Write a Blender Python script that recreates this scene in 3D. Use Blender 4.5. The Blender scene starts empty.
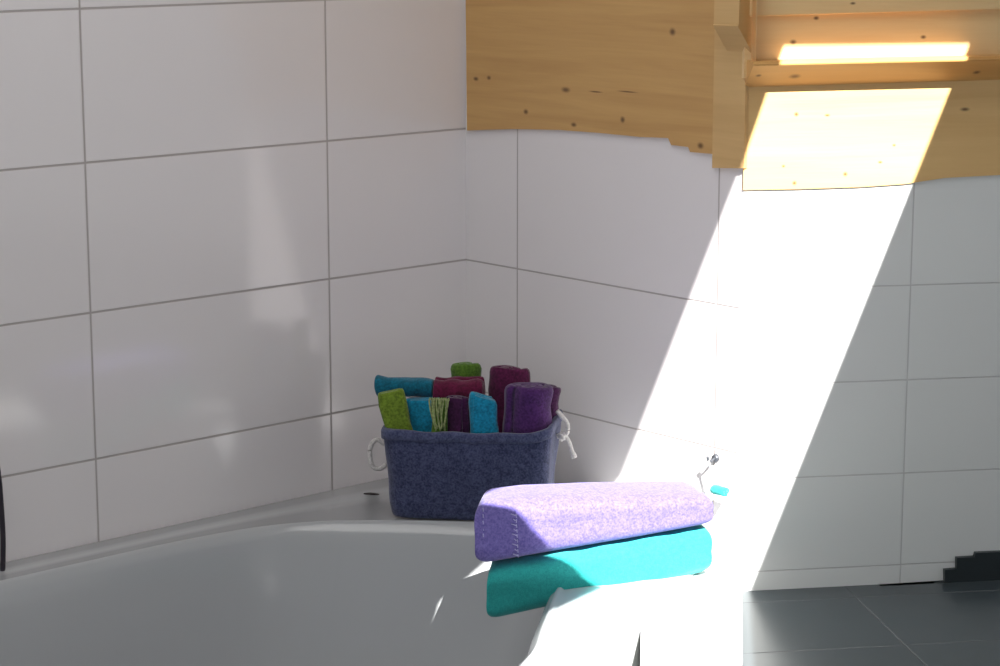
import bpy, bmesh, math, random
from mathutils import Vector, Matrix, noise
random.seed(7)
sc = bpy.context.scene
col = sc.collection

# ------------------------------------------------------------------ camera
CAM = Vector((3.78068, -3.31319, 1.81996)); YAW, PIT, FOC = 0.8358, 0.1927, 2225.98
FWD = Vector((-math.sin(YAW)*math.cos(PIT), math.cos(YAW)*math.cos(PIT), -math.sin(PIT)))
RGT = Vector((math.cos(YAW), math.sin(YAW), 0)); UPV = RGT.cross(FWD)
cd = bpy.data.cameras.new('camera'); cam = bpy.data.objects.new('camera', cd); col.objects.link(cam)
cd.sensor_width = 36; cd.lens = FOC/1000*36; cd.clip_start = .05
m = Matrix((RGT, UPV, -FWD)).transposed().to_4x4(); m.translation = CAM; cam.matrix_world = m
sc.camera = cam

def at(px, py, n, p):
    """point of the photo's line of sight on the plane through p with normal n"""
    d = FWD + RGT*((px-500)/FOC) - UPV*((py-333)/FOC); n = Vector(n); p = Vector(p)
    return CAM + d*((p-CAM).dot(n)/d.dot(n))

# ------------------------------------------------------------------ helpers
def tag(o, label=None, cat=None, group=None, kind=None):
    if label: o['label'] = label
    if cat: o['category'] = cat
    if group: o['group'] = group
    if kind: o['kind'] = kind
    return o
def link(name, bm, mat, parent=None, smooth=False):
    bmesh.ops.recalc_face_normals(bm, faces=bm.faces)
    me = bpy.data.meshes.new(name); bm.to_mesh(me); bm.free()
    if smooth:
        for p in me.polygons: p.use_smooth = True
    o = bpy.data.objects.new(name, me); col.objects.link(o)
    if mat: me.materials.append(mat)
    if parent: o.parent = parent
    return o
def empty(name, loc, rz=0):
    o = bpy.data.objects.new(name, None); col.objects.link(o); o.location = loc; o.rotation_euler = (0, 0, rz)
    o.empty_display_size = .05
    return o
def tube(bm, pts, r, seg=10, cap=True):
    pts = [Vector(p) for p in pts]; rings = []
    up = Vector((0, 0, 1))
    for i, p in enumerate(pts):
        t = (pts[min(i+1, len(pts)-1)]-pts[max(i-1, 0)]).normalized()
        a = t.cross(up)
        if a.length < .1: a = t.cross(Vector((1, 0, 0)))
        a.normalize(); b = t.cross(a)
        rr = r(i/(len(pts)-1)) if callable(r) else r
        rings.append([bm.verts.new(p + a*rr*math.cos(k*math.tau/seg) + b*rr*math.sin(k*math.tau/seg)) for k in range(seg)])
    for A, B in zip(rings, rings[1:]):
        for k in range(seg): bm.faces.new((A[k], A[(k+1) % seg], B[(k+1) % seg], B[k]))
    if cap:
        bm.faces.new(rings[0]); bm.faces.new(rings[-1][::-1])
def spline(ctrl, n=8):
    P = [Vector(c) for c in ctrl]; out = []
    for i in range(len(P)-1):
        p0, p1, p2, p3 = P[max(i-1, 0)], P[i], P[i+1], P[min(i+2, len(P)-1)]
        for k in range(n):
            t = k/n
            out.append(.5*((2*p1)+(p2-p0)*t+(2*p0-5*p1+4*p2-p3)*t*t+(3*p1-p0-3*p2+p3)*t**3))
    out.append(P[-1]); return out
def loft(bm, rings, close_ends=True):
    V = [[bm.verts.new(p) for p in r] for r in rings]; n = len(V[0])
    for A, B in zip(V, V[1:]):
        for k in range(n): bm.faces.new((A[k], A[(k+1) % n], B[(k+1) % n], B[k]))
    if close_ends:
        bm.faces.new(V[0]); bm.faces.new(V[-1][::-1])
    return V

# ------------------------------------------------------------------ materials
def newmat(name):
    mt = bpy.data.materials.new(name); mt.use_nodes = True
    nt = mt.node_tree; return mt, nt, nt.nodes['Principled BSDF']
def N(nt, typ, **kw):
    n = nt.nodes.new(typ)
    for k, v in kw.items():
        if k.startswith('i_'):
            key = k[2:]; n.inputs[int(key) if key.isdigit() else key].default_value = v
        else: setattr(n, k, v)
    return n
def math_(nt, op, a, b=None, clamp=False):
    n = nt.nodes.new('ShaderNodeMath'); n.operation = op; n.use_clamp = clamp
    for i, v in enumerate((a, b)):
        if v is None: continue
        if hasattr(v, 'links') or isinstance(v, bpy.types.NodeSocket): nt.links.new(v, n.inputs[i])
        else: n.inputs[i].default_value = v
    return n.outputs[0]
def mixc(nt, f, a, b, mode='MIX'):
    n = nt.nodes.new('ShaderNodeMix'); n.data_type = 'RGBA'; n.blend_type = mode
    for s, v in ((n.inputs[0], f), (n.inputs[6], a), (n.inputs[7], b)):
        if isinstance(v, bpy.types.NodeSocket): nt.links.new(v, s)
        else: s.default_value = v if not isinstance(v, tuple) else (*v[:3], 1)
    return n.outputs[2]

def tile_mat(name, base, grout, u0, du, v0, dv, half=.0022, rough=.12, var=.02, vmax=None, spec=.5):
    mt, nt, bs = newmat(name)
    uv = N(nt, 'ShaderNodeUVMap'); sx = N(nt, 'ShaderNodeSeparateXYZ'); nt.links.new(uv.outputs[0], sx.inputs[0])
    ds = []; ids = []
    for s, o, w in ((sx.outputs[0], u0, du), (sx.outputs[1], v0, dv)):
        q = math_(nt, 'DIVIDE', math_(nt, 'SUBTRACT', s, o), w)
        ids.append(math_(nt, 'FLOOR', q))
        fr = math_(nt, 'FRACT', q)
        d_ = math_(nt, 'MULTIPLY', math_(nt, 'MINIMUM', fr, math_(nt, 'SUBTRACT', 1., fr)), w)
        if vmax and len(ds) == 1: d_ = math_(nt, 'ADD', d_, math_(nt, 'GREATER_THAN', s, vmax))   # the top course runs up behind the boards uncut
        ds.append(d_)
    d = math_(nt, 'MINIMUM', ds[0], ds[1])
    mr = N(nt, 'ShaderNodeMapRange', i_1=half*.6, i_2=half*1.4, i_3=0., i_4=1.); nt.links.new(d, mr.inputs[0])
    wn = N(nt, 'ShaderNodeTexWhiteNoise', noise_dimensions='2D'); cb = N(nt, 'ShaderNodeCombineXYZ')
    nt.links.new(ids[0], cb.inputs[0]); nt.links.new(ids[1], cb.inputs[1]); nt.links.new(cb.outputs[0], wn.inputs[0])
    ns = N(nt, 'ShaderNodeTexNoise', i_Scale=6., i_Detail=3.); nt.links.new(uv.outputs[0], ns.inputs[0])
    f = math_(nt, 'ADD', math_(nt, 'MULTIPLY', wn.outputs[0], .5), math_(nt, 'MULTIPLY', ns.outputs[0], .5))
    tc = mixc(nt, f, tuple(c*(1-var) for c in base), tuple(min(1, c*(1+var)) for c in base))
    nt.links.new(mixc(nt, mr.outputs[0], grout, tc), bs.inputs['Base Color'])
    rr = N(nt, 'ShaderNodeMapRange', i_3=.8, i_4=rough); nt.links.new(mr.outputs[0], rr.inputs[0]); nt.links.new(rr.outputs[0], bs.inputs['Roughness'])
    # faint waviness of the glaze + sunk joint
    w = N(nt, 'ShaderNodeTexNoise', i_Scale=5., i_Detail=1.); nt.links.new(uv.outputs[0], w.inputs[0])
    h = math_(nt, 'ADD', mr.outputs[0], math_(nt, 'MULTIPLY', w.outputs[0], .12))
    bp = N(nt, 'ShaderNodeBump', i_Strength=.35, i_Distance=.003); nt.links.new(h, bp.inputs['Height']); nt.links.new(bp.outputs[0], bs.inputs['Normal'])
    bs.inputs['IOR'].default_value = 1.5; bs.inputs['Specular IOR Level'].default_value = spec
    return mt

def wood_mat(name, light=(.66, .40, .15), dark=(.47, .25, .085), knots=(), seed=0., rough=.45):
    mt, nt, bs = newmat(name)
    uv = N(nt, 'ShaderNodeUVMap'); mp = N(nt, 'ShaderNodeMapping'); mp.inputs['Location'].default_value = (seed, seed*.37, 0)
    mp.inputs['Scale'].default_value = (1.1, 16, 1); nt.links.new(uv.outputs[0], mp.inputs[0])
    n1 = N(nt, 'ShaderNodeTexNoise', i_Scale=1.6, i_Detail=5., i_Roughness=.55, i_Distortion=.6); nt.links.new(mp.outputs[0], n1.inputs[0])
    mp2 = N(nt, 'ShaderNodeMapping'); mp2.inputs['Scale'].default_value = (5, 130, 1); nt.links.new(uv.outputs[0], mp2.inputs[0])
    n2 = N(nt, 'ShaderNodeTexNoise', i_Scale=1.5, i_Detail=3.); nt.links.new(mp2.outputs[0], n2.inputs[0])
    mr = N(nt, 'ShaderNodeMapRange', i_1=.32, i_2=.7); nt.links.new(n1.outputs[0], mr.inputs[0])
    f = math_(nt, 'ADD', math_(nt, 'MULTIPLY', mr.outputs[0], .75), math_(nt, 'MULTIPLY', n2.outputs[0], .3), True)
    c = mixc(nt, f, light, dark)
    k = None
    for (ku, kv, ru, rv) in knots:
        vs = N(nt, 'ShaderNodeVectorMath', operation='SUBTRACT'); nt.links.new(uv.outputs[0], vs.inputs[0]); vs.inputs[1].default_value = (ku, kv, 0)
        vm = N(nt, 'ShaderNodeVectorMath', operation='MULTIPLY'); nt.links.new(vs.outputs[0], vm.inputs[0]); vm.inputs[1].default_value = (1/ru, 1/rv, 0)
        vl = N(nt, 'ShaderNodeVectorMath', operation='LENGTH'); nt.links.new(vm.outputs[0], vl.inputs[0])
        r_ = N(nt, 'ShaderNodeMapRange', i_1=.15, i_2=1.35, i_3=1., i_4=0.); r_.interpolation_type = 'SMOOTHSTEP'; nt.links.new(vl.outputs['Value'], r_.inputs[0])
        k = r_.outputs[0] if k is None else math_(nt, 'MAXIMUM', k, r_.outputs[0])
    if k is not None: c = mixc(nt, math_(nt, 'MULTIPLY', k, .85), c, (.09, .035, .012))
    nt.links.new(c, bs.inputs['Base Color']); bs.inputs['Roughness'].default_value = rough
    bp = N(nt, 'ShaderNodeBump', i_Strength=.15, i_Distance=.002); nt.links.new(n2.outputs[0], bp.inputs['Height']); nt.links.new(bp.outputs[0], bs.inputs['Normal'])
    return mt

def cloth_mat(name, c, c2=None, scale=260., rough=.95, strength=.5, mott=60.):
    c2 = c2 or tuple(x*.55 for x in c)
    mt, nt, bs = newmat(name)
    tc = N(nt, 'ShaderNodeTexCoord')
    n1 = N(nt, 'ShaderNodeTexNoise', i_Scale=scale, i_Detail=2.); nt.links.new(tc.outputs['Object'], n1.inputs[0])
    n2 = N(nt, 'ShaderNodeTexNoise', i_Scale=mott, i_Detail=4.); nt.links.new(tc.outputs['Object'], n2.inputs[0])
    f = math_(nt, 'ADD', math_(nt, 'MULTIPLY', n1.outputs[0], .6), math_(nt, 'MULTIPLY', n2.outputs[0], .4))
    mr = N(nt, 'ShaderNodeMapRange', i_1=.38, i_2=.62); nt.links.new(f, mr.inputs[0])
    nt.links.new(mixc(nt, mr.outputs[0], c2, c), bs.inputs['Base Color'])
    bs.inputs['Roughness'].default_value = rough; bs.inputs['Specular IOR Level'].default_value = .15
    bs.inputs['Sheen Weight'].default_value = .25; bs.inputs['Sheen Roughness'].default_value = .5
    bp = N(nt, 'ShaderNodeBump', i_Strength=strength, i_Distance=.002); nt.links.new(f, bp.inputs['Height']); nt.links.new(bp.outputs[0], bs.inputs['Normal'])
    return mt
def plain(name, c, rough=.4, metal=0., nscale=20., var=.06):
    mt, nt, bs = newmat(name)
    tc = N(nt, 'ShaderNodeTexCoord'); n1 = N(nt, 'ShaderNodeTexNoise', i_Scale=nscale, i_Detail=3.); nt.links.new(tc.outputs['Object'], n1.inputs[0])
    nt.links.new(mixc(nt, n1.outputs[0], tuple(x*(1-var) for x in c), tuple(min(1, x*(1+var)) for x in c)), bs.inputs['Base Color'])
    bs.inputs['Roughness'].default_value = rough; bs.inputs['Metallic'].default_value = metal
    return mt

# ------------------------------------------------------------------ room frame
RIM = .5389; FLOOR = .4170; ZW = 1.31                # bath rim, floor, underside of the pine boards
BEND = Vector((.838, 0, 0)); ANG = math.radians(57)
FD = Vector((math.cos(ANG), math.sin(ANG), 0)); FN = Vector((math.sin(ANG), -math.cos(ANG), 0))
NEAR = dict(o=Vector((0, 0, 0)), d=Vector((1, 0, 0)), n=Vector((0, -1, 0)))
FARW = dict(o=BEND, d=FD, n=FN)
LEFT = dict(o=Vector((0, 0, 0)), d=Vector((0, -1, 0)), n=Vector((1, 0, 0)))
def uz(px, py, W, off=0.):
    p = at(px, py, W['n'], W['o']+W['n']*off); return ((p-W['o']).dot(W['d']), p.z)
def slab(name, W, outline, front, back, mat, parent=None, bevel=0., kind='structure'):
    """a panel standing on wall W: outline in (u, z), from offset back to offset front along the wall normal"""
    bm = bmesh.new(); uvl = bm.loops.layers.uv.new('UVMap')
    P = lambda u, z, o: W['o']+W['d']*u+W['n']*o+Vector((0, 0, z))
    A = [bm.verts.new(P(u, z, front)) for u, z in outline]; B = [bm.verts.new(P(u, z, back)) for u, z in outline]
    n = len(A)
    bm.faces.new(A); bm.faces.new(B[::-1])
    for k in range(n): bm.faces.new((A[k], B[k], B[(k+1) % n], A[(k+1) % n]))
    if bevel:
        es = [e for e in bm.edges if e.verts[0] in A and e.verts[1] in A]
        bmesh.ops.bevel(bm, geom=es, offset=bevel, segments=2, affect='EDGES', profile=.5)
    for f in bm.faces:
        for l in f.loops:
            q = l.vert.co-W['o']; l[uvl].uv = (q.dot(W['d'])+q.dot(W['n']), q.z)
    o = link(name, bm, mat, parent)
    if kind and not parent: o['kind'] = kind
    return o

WHITE = (.81, .775, .78); GROUT = (.44, .40, .39)
tile_left = tile_mat('white_wall_tile_left', WHITE, GROUT, .395, .6, ZW+.0, .3, rough=.11, spec=.7)
tile_near = tile_mat('white_wall_tile_corner', WHITE, GROUT, .173, .6, ZW, .3, half=.0018, vmax=ZW-.1)
tile_far = tile_mat('white_wall_tile_far', (.78, .80, .79), (.56, .56, .56), .355, .405, 1.2455-.197, .197, half=.0014, vmax=1.15)
TOP = 4.4
slab('wall_left', LEFT, [(0, -.0), (4.6, 0), (4.6, TOP), (0, TOP)], 0, -.1, tile_left)
slab('wall_back', NEAR, [(-.1, 0), (BEND.x, 0), (BEND.x, TOP), (-.1, TOP)], 0, -.1, tile_near)
slab('wall_right', FARW, [(0, 0), (2.2, 0), (2.2, TOP), (0, TOP)], 0, -.1, tile_far)

# ------------------------------------------------------------------ pine boards
def kn(W, L, off=.02): return [(*uz(x, y, W, off), rx, rz) for x, y, rx, rz in L]
near_knots = kn(NEAR, [(675, 32, .009, .008), (478, 79, .009, .005), (491, 78, .007, .005), (568, 90, .014, .006), (528, 112, .008, .006),
                       (576, 125, .009, .005), (625, 120, .007, .007), (703, 146, .009, .007), (598, 92, .02, .002), (630, 92, .03, .0018)], .007)
far_knots = kn(FARW, [(801, 115, .005, .005), (970, 110, .010, .004), (850, 175, .005, .005), (799, 184, .005, .005), (885, 163, .005, .003),
                      (899, 146, .004, .003), (832, 116, .006, .003), (788, 167, .004, .003)], .02)
up_knots = kn(FARW, [(826, 18, .006, .004), (803, 42, .007, .005), (933, 37, .006, .004), (866, 3, .006, .003), (883, 60, .006, .003)], .02)
beam_knots = kn(FARW, [(797, 77, .012, .005), (980, 73, .008, .004), (760, 76, .006, .003)], .05)
M_near = wood_mat('pine_dark_grain', (.66, .40, .15), (.52, .29, .10), near_knots, 1.3)
M_far = wood_mat('pine_light_grain', (.82, .55, .235), (.72, .45, .175), far_knots, 5.1)
M_up = wood_mat('pine_upper_board', (.88, .65, .34), (.76, .52, .24), up_knots, 9.7)
M_beam = wood_mat('pine_beam', (.74, .42, .14), (.60, .31, .10), beam_knots, 3.3)
M_post = wood_mat('pine_post', (.70, .46, .20), (.57, .35, .14), (), 12.)

bot = [(467, 130.5), (515, 129), (560, 130), (600, 133), (640, 137), (668, 138), (671, 145), (688, 147), (690, 152), (713, 154)]
ol = [(.002, 2.2)] + [(max(.002, uz(x, y, NEAR, .007)[0]), uz(x, y, NEAR, .007)[1]) for x, y in bot]
ol.append((ol[-1][0], 2.2))
slab('trim_1', NEAR, ol[::-1], .007, 0, M_near)
a = uz(712, 168, NEAR, .009); b = uz(741, 168, NEAR, .009)
slab('trim_2', NEAR, [(a[0], a[1]), (BEND.x+.008, b[1]), (BEND.x+.008, 2.2), (a[0], 2.2)], .009, 0, M_post)
bot = [(742, 190), (800, 189), (860, 187), (905, 184), (925, 181), (945, 178), (1000, 175)]
ol = [(-.002 if i == 0 else uz(x, y, FARW, .005)[0], uz(x, y, FARW, .005)[1]) for i, (x, y) in enumerate(bot)]
zb = uz(742, 87, FARW, .018)[1]
ol += [(2.18, ol[-1][1]), (2.18, zb+.03), (-.002, zb+.03)]
slab('trim_3', FARW, ol, .005, 0, M_far)
zt = uz(742, 63, FARW, .02)[1]
slab('trim_4', FARW, [(-.009, zt-.03), (2.18, zt-.02), (2.18, 2.2), (-.009, 2.2)], .020, 0, M_up)
p0 = uz(742, 17, FARW, .03); p1 = uz(1000, 9, FARW, .03)
slab('trim_5', FARW, [(-.009, p0[1]), (p1[0], p1[1]), (2.18, p1[1]+.02), (2.18, 2.2), (-.009, 2.2)], .030, .02, M_up, bevel=.003)

def bevel_beam(name, W, u0, u1, ztop_l, ztop_r, zbot_l, zbot_r, depth, back, face, mat, label, cat, n=14):
    """beam whose front leans back to the wall underneath: top face, short nose, slanting underside"""
    bm = bmesh.new(); uvl = bm.loops.layers.uv.new('UVMap'); rings = []
    for i in range(n+1):
        t = i/n; u = u0+(u1-u0)*t; zt_, zb_ = ztop_l+(ztop_r-ztop_l)*t, zbot_l+(zbot_r-zbot_l)*t
        prof = [(back, zb_), (back+(depth-back)*.985, zt_-.004), (depth, zt_-.0015), (depth-.002, zt_), (depth-.006, zt_+face), (back, zt_+face)]
        rings.append([W['o']+W['d']*u+W['n']*o+Vector((0, 0, z)) for o, z in prof])
    loft(bm, rings)
    for f in bm.faces:
        for l in f.loops:
            q = l.vert.co-W['o']; l[uvl].uv = (q.dot(W['d']), q.z)
    o = link(name, bm, mat); tag(o, label, cat); return o
zl, zr = uz(742, 64, FARW, .07)[1], uz(1000, 58.5, FARW, .07)
bl, br = uz(742, 88, FARW, .02)[1], uz(1000, 80.5, FARW, .02)
s = 2.16/zr[0]
bevel_beam('wooden_beam', FARW, -.004, 2.16, zl, zl+(zr[1]-zl)*s, bl, bl+(br[1]-bl)*2.16/br[0], .070, .005, .004, M_beam,
           'long horizontal pine beam running across the boards above the white tiles at right', 'beam')
# short beam stub on the corner wall, its underside cut back
a = uz(713, 24, NEAR, .052); b = uz(738, 25, NEAR, .052); c = uz(713, 50, NEAR, .009)
bevel_beam('wooden_bracket', NEAR, a[0], b[0], a[1], b[1], c[1], c[1], .052, .009, .25, M_post,
           'short pine beam end sticking out above the corner boards, left of the upright batten', 'bracket', 3)
q = [uz(741, -60, FARW, .05), uz(758, -60, FARW, .05), uz(754, 0, FARW, .05), uz(748, 63, FARW, .05), uz(742, 66, FARW, .05)]
o = slab('wooden_batten', FARW, [(max(.002, u), z) for u, z in q], .062, .030, M_up, bevel=.003, kind=None)
tag(o, 'narrow upright pine batten tapering down to the left end of the long beam', 'batten')

# ------------------------------------------------------------------ bathtub
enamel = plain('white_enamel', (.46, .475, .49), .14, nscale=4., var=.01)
OUT = [(.001, -.001), (.80, -.001), (.845, -.03), (1.102, -.547), (1.207, -.78), (1.36, -1.2), (1.45, -1.7), (1.42, -2.4), (1.2, -2.9), (.001, -2.9)]
INN = [(.125, -1.10), (.128, -.90), (.150, -.72), (.205, -.59), (.30, -.475), (.42, -.36), (.53, -.28), (.62, -.27), (.72, -.35), (.85, -.52), (.99, -.69),
       (1.12, -.86), (1.22, -1.15), (1.30, -1.65), (1.27, -2.3), (1.12, -2.68), (.8, -2.78), (.3, -2.78), (.14, -2.6), (.125, -1.6)]
INNs = [(p.x, p.y) for p in spline([(x, y, 0) for x, y in INN+[INN[0]]], 6)[:-1]]
CEN = Vector((.62, -1.45))
def cast(poly, ang):
    d = Vector((math.cos(ang), math.sin(ang))); best = 0
    for i in range(len(poly)):
        a, b = Vector(poly[i])-CEN, Vector(poly[(i+1) % len(poly)])-CEN; e = b-a
        den = d.x*e.y-d.y*e.x
        if abs(den) < 1e-9: continue
        t = (a.x*e.y-a.y*e.x)/den; s_ = (a.x*d.y-a.y*d.x)/den
        if t > 0 and -1e-6 <= s_ <= 1+1e-6: best = max(best, t)
    return CEN+d*best
angs = sorted(set([math.atan2(y-CEN.y, x-CEN.x) for x, y in OUT] + [-math.pi+math.tau*k/220 for k in range(220)]))
bath = empty('bathtub', (.7, -1.45, FLOOR))
tag(bath, 'white enamel bathtub with a wide rim fitted into the tiled corner', 'bathtub')
off = -Vector(bath.location)
rings = []
Oc = [cast(OUT, t) for t in angs]; Ic = [cast(INNs, t) for t in angs]
sm = Ic
def ring(P, z): return [Vector((p.x, p.y, z))+off for p in P]
def inset(P, k): return [CEN+(p-CEN)*(1-k) for p in P]
rings.append(ring(Oc, RIM-.115)); rings.append(ring([CEN+(p-CEN)*1. for p in Oc], RIM-.008)); rings.append(ring([CEN+(p-CEN)*.998 for p in Oc], RIM-.002)); rings.append(ring([CEN+(p-CEN)*.994 for p in Oc], RIM))
rings.append(ring([p.lerp(q_, .5) for p, q_ in zip(Oc, sm)], RIM+.000))
rings.append(ring(inset(sm, -.022), RIM+.000)); rings.append(ring(inset(sm, -.014), RIM+.005)); rings.append(ring(inset(sm, -.006), RIM+.005))
for k, dz in ((0, -.002), (.010, -.008), (.018, -.020), (.028, -.045), (.045, -.10), (.07, -.18), (.10, -.27), (.15, -.35), (.22, -.395), (.35, -.41), (.6, -.415), (.9, -.417)):
    rings.append(ring(inset(sm, k), RIM+dz))
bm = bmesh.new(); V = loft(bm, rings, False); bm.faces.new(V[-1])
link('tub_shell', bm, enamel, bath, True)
# low white step along the outer side of the tub
step = plain('white_step', (.80, .80, .79), .35, nscale=6., var=.02)
LZ = .531
A = at(742, 592, FN, BEND); A = Vector((A.x, A.y)); B = at(743, 680, (0, 0, 1), (0, 0, LZ)); dirn = (Vector((B.x, B.y))-A).normalized()
Bx = A+dirn*1.15
C1 = at(640, 690, (0, 0, 1), (0, 0, LZ)); C0 = Vector((1.098, -.545)); dc = (Vector((C1.x, C1.y))-C0).normalized()
poly = [Vector((.843, -.005)), A+Vector((-.0, -.004)), Bx, C0+dc*.75, C0, Vector((.847, -.03))]
bm = bmesh.new()
T = [bm.verts.new((p.x, p.y, LZ)) for p in poly]; Bt = [bm.verts.new((p.x, p.y, FLOOR-.02)) for p in poly]
bm.faces.new(T); bm.faces.new(Bt[::-1])
for k in range(len(T)): bm.faces.new((T[k], Bt[k], Bt[(k+1) % len(T)], T[(k+1) % len(T)]))
o = link('tub_surround', bm, step, bath); o.location = off; tag(o, 'low white ledge between the tub end and the dark floor')
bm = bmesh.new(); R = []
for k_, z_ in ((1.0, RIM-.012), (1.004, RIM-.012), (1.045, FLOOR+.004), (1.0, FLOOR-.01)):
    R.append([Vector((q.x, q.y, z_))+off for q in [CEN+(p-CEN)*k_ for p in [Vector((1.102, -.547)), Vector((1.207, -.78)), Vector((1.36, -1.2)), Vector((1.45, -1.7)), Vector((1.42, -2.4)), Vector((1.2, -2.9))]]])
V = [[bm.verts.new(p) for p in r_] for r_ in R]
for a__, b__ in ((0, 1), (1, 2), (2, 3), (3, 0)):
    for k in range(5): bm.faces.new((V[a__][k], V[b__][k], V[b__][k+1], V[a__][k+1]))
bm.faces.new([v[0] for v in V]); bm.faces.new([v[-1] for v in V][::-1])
o = link('side_panel', bm, plain('shade_grey_panel', (.32, .335, .335), .5), bath); tag(o, 'tub side panel with shade put into its grey colour')  # base grey carries the shade on the outer side of the tub

# ------------------------------------------------------------------ floor and stepped dark base
slate = tile_mat('dark_slate_tile', (.052, .068, .078), (.13, .14, .15), 0, .6, 0, .3, half=.0018, rough=.3, var=.15)
bm = bmesh.new(); uvl = bm.loops.layers.uv.new('UVMap')
E1 = BEND+FD*2.2
fp = [(A.x, A.y), (E1.x, E1.y), (6.2, 2.0), (6.2, -5.0), (1.1, -5.0), (1.25, -2.95), (1.47, -2.4), (1.50, -1.7), (1.42, -1.25), (Bx.x, Bx.y)]
FT = [bm.verts.new((x, y, FLOOR)) for x, y in fp]; FB = [bm.verts.new((x, y, FLOOR-.05)) for x, y in fp]
bm.faces.new(FT); bm.faces.new(FB[::-1])
for k in range(len(FT)): bm.faces.new((FT[k], FB[k], FB[(k+1) % len(FT)], FT[(k+1) % len(FT)]))
c0 = at(905, 645, (0, 0, 1), (0, 0, FLOOR))
for f in bm.faces:
    for l in f.loops:
        r_ = l.vert.co-c0; l[uvl].uv = (r_.dot(FD), r_.dot(FN))
o = link('floor', bm, slate); o['kind'] = 'structure'
bd = [(880, 591), (912, 587), (945, 582), (945, 570), (957, 569), (957, 558), (975, 557), (976, 553), (1000, 552)]
zf = FLOOR
ol = [uz(x, y, FARW, .012) for x, y in bd]
ol = [(ol[0][0], zf)]+ol+[(2.18, ol[-1][1]), (2.18, zf)]
dark = tile_mat('dark_slate_skirting', (.018, .026, .030), (.05, .055, .06), .1, .3, .0, .25, half=.001, rough=.35, var=.2)
slab('baseboard_right', FARW, ol[::-1], .012, 0, dark)

# ------------------------------------------------------------------ fabric basket
BL = Vector((.273, -.464)); bex = Vector((math.cos(math.radians(39)), math.sin(math.radians(39)))); bey = Vector((-bex.y, bex.x))
BW, BD, BH = .335, .190, .190
denim = cloth_mat('blue_denim', (.085, .098, .195), (.030, .036, .085), 240., mott=70., strength=.8)
denim_hem = cloth_mat('denim_hem', (.10, .115, .22), (.045, .052, .115), 240., mott=90.)
rope = cloth_mat('white_rope', (.80, .77, .75), (.60, .57, .55), 300.)
bc = BL+bex*BW/2+bey*BD/2
basket = empty('fabric_basket', (bc.x, bc.y, RIM+.003), math.radians(39))
tag(basket, 'blue-grey denim basket with white rope handles, filled with rolled towels in the tub corner', 'basket')
def rrect(w, d, r, z, n=9, bulge=0., sag=None):
    out = []
    cs = [(w/2-r, -d/2+r, -90), (w/2-r, d/2-r, 0), (-w/2+r, d/2-r, 90), (-w/2+r, -d/2+r, 180)]
    for i, (cx, cy, a0) in enumerate(cs):
        for k in range(n):
            a_ = math.radians(a0+90*k/(n-1)); out.append(Vector((cx+r*math.cos(a_), cy+r*math.sin(a_), z)))
        nx, ny, na = cs[(i+1) % 4]; a_ = math.radians(a0+90); e = Vector((nx+r*math.cos(a_), ny+r*math.sin(a_), z)); s0 = out[-1].copy()
        for k in range(1, 12):
            t = k/12; p = s0.lerp(e, t); nrm = Vector((math.cos(a_), math.sin(a_), 0)); out.append(p+nrm*bulge*math.sin(math.pi*t))
    return out
def wob(P, amp, sc_=14.):
    return [p+Vector((noise.noise(p*sc_), noise.noise(p*sc_+Vector((9, 0, 0))), noise.noise(p*sc_+Vector((0, 9, 0)))*.5))*amp for p in P]
bm = bmesh.new(); R = []
def bsize(t): return BW-.008+.030*t, BD-.01+.03*t
for t, z, dd in [(0, .004, -.022), (0, .000, -.010), (0, .003, -.002), (0, .010, 0)]+[(k/10, .012+(BH-.014)*k/10, 0) for k in range(1, 11)]+[(1, BH+.002, -.004), (1, BH, -.008)]+[(1-k/8, BH-(BH-.02)*k/8, -.010) for k in range(1, 9)]:
    w, d = bsize(t); P = rrect(w+dd*2, d+dd*2, .034 if dd > -.02 else .02, z, bulge=.006*math.sin(math.pi*min(1, max(0, z/BH))))
    if z > BH*.9: P = [p+Vector((0, 0, .012*(max(0, p.x)/(w/2))**3 - .002*math.sin(p.x*60))) for p in P]
    R.append(wob(P, .005 if z > .015 else .001))
loft(bm, R); link('basket_body', bm, denim, basket, True)
# hem band around the opening
bm = bmesh.new(); R = []
for z, dd in [(BH-.018, .0005), (BH-.016, .0028), (BH-.002, .003), (BH+.003, .0012), (BH+.003, -.009), (BH-.002, -.012), (BH-.02, -.012)]:
    w, d = bsize(1); P = rrect(w+dd*2, d+dd*2, .034, z, bulge=.0)
    P = [p+Vector((0, 0, .012*(max(0, p.x)/(w/2))**3 - .002*math.sin(p.x*60))) for p in P]
    R.append(wob(P, .003))
loft(bm, R, False); link('hem', bm, denim_hem, basket, True)
# rope handles: a loop through the short sides with knotted ends
def W2B(p):  # world -> basket frame
    q_ = Vector((p.x-bc.x, p.y-bc.y)); return Vector((q_.dot(bex), q_.dot(bey), p.z-RIM))
def inview(px, py, depth_pt):
    return at(px, py, (math.sin(YAW), -math.cos(YAW), 0), depth_pt)
lc = Vector((bc.x, bc.y, .65))-Vector((bex.x, bex.y, 0))*(BW/2+.022)
rc = Vector((bc.x, bc.y, .65))+Vector((bex.x, bex.y, 0))*(BW/2+.020)
bm = bmesh.new()
tube(bm, spline([W2B(inview(x, y, lc)) for x, y in [(385, 446), (377, 441), (371, 447), (370, 458), (373, 468), (380, 470), (386, 466)]]), .0052, 8)
h = link('handle', bm, rope, basket, True)
bm = bmesh.new()
tube(bm, spline([W2B(inview(x, y, rc)) for x, y in [(557, 412), (562, 418), (567, 425), (567, 434), (561, 439)]]), .005, 8)
tube(bm, spline([W2B(inview(x, y, rc)) for x, y in [(557, 438), (563, 436), (568, 442), (571, 450), (574, 459)]]), lambda t: .0052+.0015*(t > .85), 8)
link('handle', bm, rope, basket, True)
bm = bmesh.new()
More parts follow.
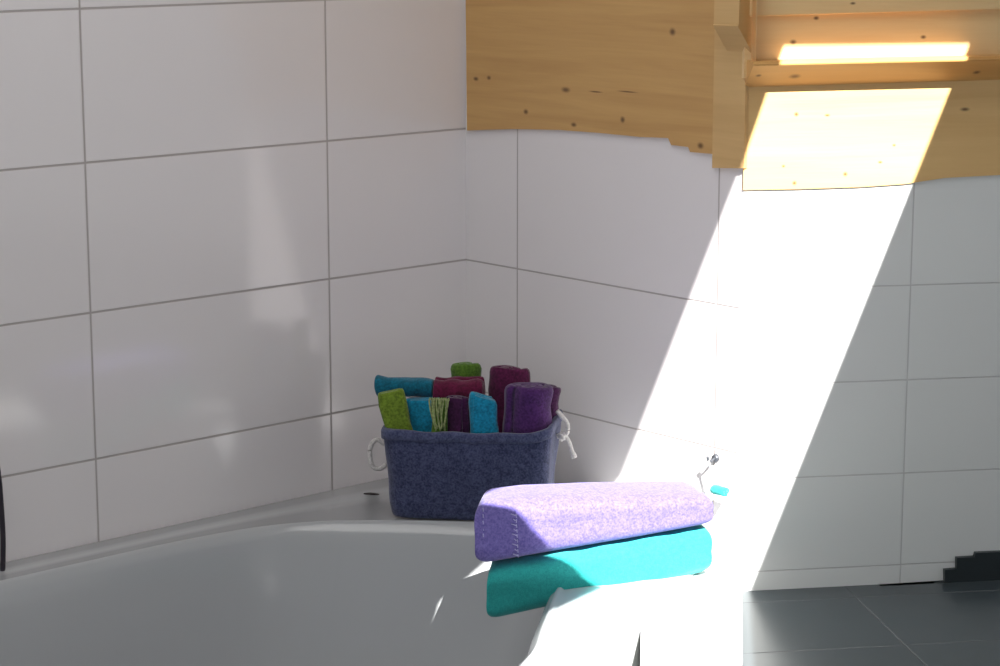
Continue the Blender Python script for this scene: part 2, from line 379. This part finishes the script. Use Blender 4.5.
kp = W2B(inview(562, 438, rc)); bmesh.ops.create_uvsphere(bm, u_segments=14, v_segments=10, radius=.0095)
for v in bm.verts:
    v.co = v.co*(1+.15*math.sin(v.co.x*700+v.co.z*500)); v.co += kp
link('knot', bm, rope, h, True)

# ------------------------------------------------------------------ rolled towels in the basket
def col_cloth(name, c): return cloth_mat(name, c, tuple(x*.5 for x in c), 200., mott=45., strength=.6)
CYAN = col_cloth('cyan_cloth', (.012, .33, .56)); TEALB = col_cloth('deep_teal_cloth', (.008, .17, .27)); LIME = col_cloth('lime_cloth', (.22, .34, .035))
GREEN = col_cloth('green_cloth', (.12, .25, .03)); MAR = col_cloth('maroon_cloth', (.15, .012, .055)); PLUM = col_cloth('plum_cloth', (.085, .018, .085))
PURP = col_cloth('purple_cloth', (.10, .03, .16)); BURG = col_cloth('burgundy_cloth', (.13, .015, .075)); FRINGE = col_cloth('pale_fringe', (.42, .50, .20))
def coil(w, d, turns, thick, n=26):
    """centre line of a rolled towel seen end on, w wide and d deep"""
    tot = int(n*turns); c = []
    for i in range(tot+1):
        a_ = math.tau*turns*i/tot; r = 1-(1-.12)*(1-i/tot) if True else 1
        c.append(Vector((math.cos(a_)*r*(w/2-thick/2), math.sin(a_)*r*(d/2-thick/2))))
    return c
def fold(w, d, layers, thick, n=8):
    """centre line of a zig-zag folded towel: layers across the depth"""
    c = []; gap = (d-thick)/(layers-1) if layers > 1 else 0
    for L in range(layers):
        y = -d/2+thick/2+gap*L; rng = range(n+1)
        xs = [-w/2+thick+(w-2*thick)*k/n for k in rng]
        if L % 2: xs = xs[::-1]
        c += [Vector((x, y)) for x in xs]
        if L < layers-1:
            sx = 1 if L % 2 == 0 else -1
            for k in range(1, 4):
                a_ = -math.pi/2+math.pi*k/4; c.append(Vector((sx*(w/2-thick)+sx*math.cos(a_)*gap/2, y+gap/2+math.sin(a_)*gap/2)))
    return c
def ribbon_section(c, thick):
    L, Rr = [], []
    for i, p in enumerate(c):
        t = (c[min(i+1, len(c)-1)]-c[max(i-1, 0)]).normalized(); nrm = Vector((-t.y, t.x))
        L.append(p+nrm*thick/2); Rr.append(p-nrm*thick/2)
    return L+Rr[::-1]
def cloth_roll(name, label, cat, mat, pos, w, d, h, rx=0, ry=0, rz=0, style='coil', turns=2.6, layers=4, group='rolled towels in the basket', seed=1, top_slope=0.):
    """pos = base centre in the basket frame; axis up, then tilted"""
    thick = (min(w, d)/2)/(turns+.3) if style == 'coil' else d/layers*.94
    c = coil(w, d, turns, thick) if style == 'coil' else fold(w, d, layers, thick)
    sec = ribbon_section(c, thick*.96); bm = bmesh.new(); rings = []
    prof = [(0, .90), (.012, .97), (.03, 1)]+[(k/10, 1+.05*math.sin(k*1.3+seed)) for k in range(1, 10)]+[(.955, 1.), (.985, .96), (1, .88)]
    for t, k in prof:
        ring_ = []
        for p in sec:
            z = h*t+(top_slope*p.x*t)
            q_ = Vector((p.x*k, p.y*k, z)); q_ += Vector((noise.noise(q_*28+Vector((seed*3, 0, 0))), noise.noise(q_*28+Vector((0, seed*5, 0))), .6*noise.noise(q_*24+Vector((seed, seed, 0)))))*.005
            ring_.append(q_)
        rings.append(ring_)
    loft(bm, rings)
    o = link(name, bm, mat, None, True)
    base = Vector((bc.x, bc.y, RIM))+Vector((bex.x, bex.y, 0))*pos[0]+Vector((bey.x, bey.y, 0))*pos[1]+Vector((0, 0, pos[2]))
    o.matrix_world = Matrix.Translation(base) @ Matrix.Rotation(math.radians(39), 4, 'Z') @ Matrix.Rotation(math.radians(rz), 4, 'Z') @ Matrix.Rotation(math.radians(ry), 4, 'Y') @ Matrix.Rotation(math.radians(rx), 4, 'X')
    tag(o, label, cat, group)
    return o
def bx(px): return (px-471)/500.0            # across the basket front, metres from its middle
F, MID, BK = -.062, -.004, .052
T = 'towel'
cloth_roll('rolled_towel', 'lime green folded towel leaning at the front left corner of the basket', T, LIME, (bx(416), -.066, .04), .060, .030, .236, ry=-13, style='fold', layers=3, seed=2)
cloth_roll('rolled_towel', 'bright blue folded towel standing second from left at the basket front', T, CYAN, (bx(426), -.026, .05), .084, .038, .199, ry=-3, style='fold', layers=3, seed=3, top_slope=.06)
cloth_roll('rolled_towel', 'dark plum rolled towel in the middle of the basket front', T, PLUM, (bx(461), -.050, .05), .068, .032, .210, ry=0, turns=1.8, seed=5)
cloth_roll('rolled_towel', 'bright blue folded towel right of the middle at the basket front', T, CYAN, (bx(491), -.064, .05), .060, .036, .217, ry=-2, style='fold', layers=3, seed=6, top_slope=-.3)
cloth_roll('rolled_towel', 'fat purple rolled towel filling the right end of the basket', T, PURP, (bx(534), -.036, .08), .112, .092, .206, ry=1, turns=2.6, seed=7)
cloth_roll('rolled_towel', 'teal-blue towel roll lying across the back left of the basket', T, TEALB, (bx(368), .004, .268), .052, .060, .122, ry=90, turns=2.3, seed=8)
cloth_roll('rolled_towel', 'maroon towel roll lying across the middle of the basket', T, MAR, (bx(430), .0, .262), .064, .064, .104, ry=88, rz=2, turns=2.4, seed=9)
cloth_roll('rolled_towel', 'burgundy rolled towel standing behind the fat purple roll', T, BURG, (bx(503), .050, .06), .096, .050, .246, ry=1, turns=2.0, seed=10)
cloth_roll('rolled_towel', 'green rolled towel peeping up at the back middle of the basket', T, GREEN, (bx(460), .058, .06), .072, .042, .250, ry=-1, turns=2.0, seed=11)
cloth_roll('rolled_towel', 'plum rolled towel squeezed against the right side of the basket', T, PLUM, (bx(543), .046, .09), .046, .056, .180, ry=5, turns=2.0, seed=12)
cloth_roll('rolled_towel', 'teal towel at the back left of the basket beneath the lying roll', T, TEALB, (bx(408), .036, .03), .090, .044, .200, ry=0, turns=2.0, seed=13)
# small green cloth with pale fringe
g = cloth_roll('fringed_cloth', 'small green cloth with pale fringe between blue and plum towels at basket front', 'cloth', GREEN, (bx(445), -.074, .06), .044, .022, .199, ry=-1, turns=1.8, seed=14)
bm = bmesh.new()
for k in range(9):
    x0 = -.018+.0045*k
    tube(bm, spline([(x0, .004, .197), (x0*1.1, -.010, .203), (x0*1.05+.001*math.sin(k*2), -.016, .190), (x0*.8+.003*math.sin(k*3), -.016, .165-.006*(k % 3)), (x0*.5+.002, -.013, .136+.004*(k % 4))], 6), .0019, 6)
link('fringe', bm, FRINGE, g, True)

# ------------------------------------------------------------------ two folded towels on the tub edge
S0 = Vector((.800, -.650, 0)); S1 = Vector((.978, -.231, 0)); SL = (S1-S0).length; e1 = (S1-S0)/SL; e2 = Vector((-e1.y, e1.x, 0))   # e2 points away from the camera
snorm = Vector((e1.y, -e1.x, 0))
def tz(px, py):
    p = at(px, py, snorm, S0); return (p-S0).dot(e1), p.z
def curve(pts):
    Q = [tz(x, y) for x, y in pts]
    def f(u):
        if u <= Q[0][0]: return Q[0][1]
        for (a0, z0), (a1, z1) in zip(Q, Q[1:]):
            if u <= a1: return z0+(z1-z0)*(u-a0)/(a1-a0)
        return Q[-1][1]
    return f
f_bot = curve([(487, 623), (560, 607), (640, 590), (712, 573)])
f_mid = curve([(487, 567), (560, 554), (640, 540), (712, 526)])
f_top = curve([(480, 505), (520, 500), (600, 497), (712, 495)])
def big_towel(name, label, mat, lo, hi, u0, u1, depth, seed, layers, inset0):
    root = empty(name, S0+e1*((u0+u1)/2)+Vector((0, 0, RIM)), math.atan2(e1.y, e1.x)); tag(root, label, 'towel', 'folded towels on the tub edge')
    inv = Matrix.Rotation(-math.atan2(e1.y, e1.x), 4, 'Z')
    loc = Vector(root.location)
    bm = bmesh.new(); rings = []; nu = 56; nc = 60
    for i in range(nu+1):
        t = i/nu; t2 = .5-.5*math.cos(math.pi*t); u = u0+(u1-u0)*t2
        e = min(u-u0, u1-u)/.026; k = math.sqrt(max(0, 1-(1-min(1, e))**2)); k = .74+.26*k
        zl_, zh_ = lo(u), hi(u); h_ = zh_-zl_; zm = (zl_+zh_)/2
        ring_ = []
        for j in range(nc):
            a_ = math.tau*j/nc; ca, sa = math.cos(a_), math.sin(a_); ex = 2/4.2
            cy = math.copysign(abs(ca)**ex, ca); cz = math.copysign(abs(sa)**ex, sa)
            # layered fold lines at the front
            y = -cy*(depth/2)*(1-.10*(1-k)); z = cz*h_/2*k
            if cy > .5:
                y += .0035*abs(math.sin((z/h_+.5)*math.pi*layers))*-1+.003
            p = S0+e1*(u+.5*(depth/2+y)*(1-t)) + e2*(depth/2-.012+y) + Vector((0, 0, zm+z))
            nz = noise.noise(p*16+Vector((seed, 0, 0)))*.006+noise.noise(p*45+Vector((seed, 3, 0)))*.0018
            p = p+Vector((snorm.x*nz, snorm.y*nz, nz*.35))
            ring_.append(inv @ (p-loc))
        rings.append(ring_)
    loft(bm, rings); link('towel_body', bm, mat, root, True)
    return root, inv, loc
tealm = cloth_mat('teal_terry', (.035, .45, .43), (.022, .34, .33), 420., mott=120., strength=.4)
violm = cloth_mat('violet_terry', (.20, .165, .47), (.115, .095, .33), 260., mott=110., strength=.8)
stitch = cloth_mat('pale_stitching', (.45, .43, .70), (.35, .33, .6), 200.)
u_l, _ = tz(484, 590); u_r, _ = tz(711, 550)
big_towel('folded_towel', 'teal folded towel, the lower one of the two on the tub edge', tealm, f_bot, lambda u: f_mid(u)-.001, u_l, u_r, .150, 3., 2, 0)
u_l2, _ = tz(472, 530)
vt, inv, loc = big_towel('folded_towel', 'violet folded towel with stitched end, lying on top of the teal one', violm, lambda u: f_mid(u)+.002, f_top, u_l2, u_r-.002, .150, 11., 2, 0)
def on_face(px, py, off_=.0135):
    p = at(px, py, snorm, S0+snorm*off_); return inv @ (p-loc)
bm = bmesh.new()
for k in range(9):
    y0 = 514+k*5.0; x0 = 514+k*.25
    tube(bm, [on_face(x0-3+(k % 2)*2, y0), on_face(x0+2-(k % 2)*1, y0+1.6)], .0011, 6)
    tube(bm, [on_face(x0+2, y0+.5), on_face(x0+2.3, y0+3.6)], .0010, 6)
link('stitching', bm, stitch, vt, True)
bm = bmesh.new()
for k in range(8):
    y0 = 508+k*6.4
    tube(bm, [on_face(483, y0, .009), on_face(483.4, y0+3.4, .009)], .0011, 6)
link('stitching', bm, stitch, vt, True)

# ------------------------------------------------------------------ small things
# teal face cloth and little grey hook on the tiles behind the stack
hk = empty('wall_hook', at(716, 458, (0, 1, 0), (0, 0, 0))); tag(hk, 'tiny grey hook on the sunlit tiles above the right end of the towels', 'hook')
chrome = plain('grey_metal', (.12, .13, .15), .35, .6)
bm = bmesh.new(); bmesh.ops.create_cone(bm, cap_ends=True, segments=20, radius1=.009, radius2=.007, depth=.006)
bmesh.ops.rotate(bm, verts=bm.verts, matrix=Matrix.Rotation(math.pi/2, 3, 'X')); bmesh.ops.translate(bm, verts=bm.verts, vec=(0, -.003, 0)); link('base_plate', bm, chrome, hk, True)
bm = bmesh.new(); tube(bm, spline([(0, -.004, 0), (.0, -.016, -.004), (0, -.023, -.002), (0, -.026, .007)]), .0028, 8); link('peg', bm, chrome, hk, True)
fc = at(720, 497, (0, 1, 0), (0, -.03, 0))
bm = bmesh.new(); c = coil(.030, .022, 1.8, .0045); sec = ribbon_section(c, .0042); rings = []
for t, k in [(0, .85), (.05, 1), (.3, 1.04), (.6, .98), (.9, 1), (1, .85)]:
    rings.append([Vector((-.018+.036*t, p.x*k, .011+p.y*k)) for p in sec])
loft(bm, rings); o = link('face_cloth', bm, tealm, None, True); o.location = (fc.x, -.030, RIM+.085)
tag(o, 'small bright teal rolled cloth hanging at the right end of the folded towels', 'cloth')
bm = bmesh.new(); hp = Vector(hk.location); q0 = Vector((hp.x, -.024, hp.z))-Vector(o.location)
tube(bm, spline([(.0, 0, .021), (q0.x*.5+.002, q0.y*.5, q0.z*.55), (q0.x+.0015, q0.y, q0.z), (q0.x-.0015, q0.y, q0.z), (q0.x*.5-.002, q0.y*.5, q0.z*.5), (-.002, 0, .021)]), .0009, 6)
link('hanging_loop', bm, rope, o, True)

# little dark cord end on the tub deck
p = at(372, 494, (0, 0, 1), (0, 0, RIM+.003)); bm = bmesh.new()
tube(bm, spline([(-.014, -.012, 0), (-.004, -.006, .001), (.004, .002, .0005), (.013, .010, 0)]), lambda t: .0012+.0016*math.sin(math.pi*t), 8)
o = link('cord_scrap', bm, plain('dark_cord', (.06, .05, .05), .8), None, True); o.location = p; tag(o, 'short dark scrap of cord lying on the tub rim left of the basket', 'cord')
# black hose bowing out at the left edge
bm = bmesh.new()
pts = [at(x, y, (1, 0, 0), (xx, 0, 0)) for x, y, xx in [(-46, 380, .012), (-20, 420, .04), (-4, 462, .05), (1, 505, .05), (3, 550, .05), (0, 600, .05), (-12, 650, .05), (-40, 700, .04)]]
pts.append(Vector((.03, pts[-1].y-.06, RIM+.004)))
tube(bm, spline(pts), .0055, 10); o = link('hose', bm, plain('black_rubber', (.02, .015, .025), .4), None, True)
tag(o, 'dark curved hose bowing into view at the left edge beside the tiles', 'hose')

# ------------------------------------------------------------------ light
el, az = math.radians(42), None
# sun direction: the edges of the patch on both walls span a plane; the sun lies in it
a_ = at(741, 165, (0, 1, 0), (0, 0, 0)); b_ = at(620, 480, (0, 1, 0), (0, 0, 0))
r0 = at(952, 82, FN, BEND); r1 = at(850, 370, FN, BEND)
nP = (a_-b_).cross((r0-r1)).normalized()
best = None
for k in range(-900, 900):
    h_ = math.radians(k*.1); S = Vector((math.cos(el)*math.cos(h_), math.cos(el)*math.sin(h_), math.sin(el))); v = abs(S.dot(nP))
    if best is None or v < best[0]: best = (v, S)
S = best[1]
sl = bpy.data.lights.new('sun', 'SUN'); sl.energy = 18.0; sl.angle = math.radians(.22); sl.color = (1, .97, .93)
so = bpy.data.objects.new('sun', sl); col.objects.link(so); so.rotation_euler = S.to_track_quat('Z', 'Y').to_euler(); so.location = Vector((1, -1, 2))+S*4

# unseen sloping roof, its opening outlined from the sun patches to shape the light
RN = Vector((.42, 0, 1)); RP = Vector((0, 0, 4.4))
def up(p):
    p = Vector(p); return p+S*((RP-p).dot(RN)/S.dot(RN))
Fr = S0+snorm*.012   # towel front plane
hole = []
hole.append(up(at(784, 46, FN, BEND+FN*.02)))
hole.append(up(at(971, 44, FN, BEND+FN*.02)))
pr = at(785, 505, FN, BEND)
hole.append(up(pr))
hole.append(up(pr)+(up(pr)-hole[1])*.75)                    # straight on past the frame
hole.append(up(at(470, 760, (0, 0, 1), (0, 0, RIM))))
hole.append(up(at(520, 668, (0, 0, 1), (0, 0, RIM))))
hole.append(up(at(546, 614, (0, 0, 1), (0, 0, RIM))))
hole.append(up(at(600, 592, snorm, Fr)))
hole.append(up(at(545, 548, snorm, Fr)))
hole.append(up(at(515, 512, snorm, Fr)))
hole.append(up(at(484, 499, snorm, Fr)))
hole.append(up(at(483, 494, snorm, Fr)+e2*.05+e1*.024+Vector((0, 0, .006))))
hole.append(up(at(622, 474, (0, 1, 0), (0, 0, 0))))
PRINT = [tuple(round(c, 3) for c in h_) for h_ in hole]
print('HOLE', PRINT, 'SUN', S[:])
bm = bmesh.new()
def rp(x, y): return Vector((x, y, 4.4-.42*x))
outer = [bm.verts.new(rp(*p)) for p in [(0, 2.2), (6.2, 2.2), (6.2, -5.0), (0, -5.0)]]
hv = [bm.verts.new(h_) for h_ in hole]
es = [bm.edges.new((L[i], L[(i+1) % len(L)])) for L in (outer, hv) for i in range(len(L))]
bmesh.ops.triangle_fill(bm, edges=es, use_beauty=True, use_dissolve=False)
r = bmesh.ops.extrude_face_region(bm, geom=bm.faces[:]); bmesh.ops.translate(bm, verts=[v for v in r['geom'] if isinstance(v, bmesh.types.BMVert)], vec=(0, 0, .01))
o = link('ceiling', bm, plain('white_ceiling', (.75, .75, .74), .8)); o['kind'] = 'structure'

al = bpy.data.lights.new('added_fill_light', 'AREA'); al.shape = 'RECTANGLE'; al.size = 1.2; al.size_y = 2.2; al.energy = 24; al.color = (1, .97, .94)  # unseen area light, added to brighten the tub deck from above
ao = bpy.data.objects.new('added_fill_light', al); col.objects.link(ao); ao.location = (1.15, -1.7, 3.35); ao.rotation_euler = (0, math.radians(8), 0)
w = bpy.data.worlds.new('world'); sc.world = w; w.use_nodes = True
bg = w.node_tree.nodes['Background']; bg.inputs[0].default_value = (.93, .96, 1., 1); bg.inputs[1].default_value = .52

vs = sc.view_settings; vs.view_transform = 'Standard'; vs.look = 'None'; vs.gamma = 1; vs.use_curve_mapping = False; vs.exposure = 0.0
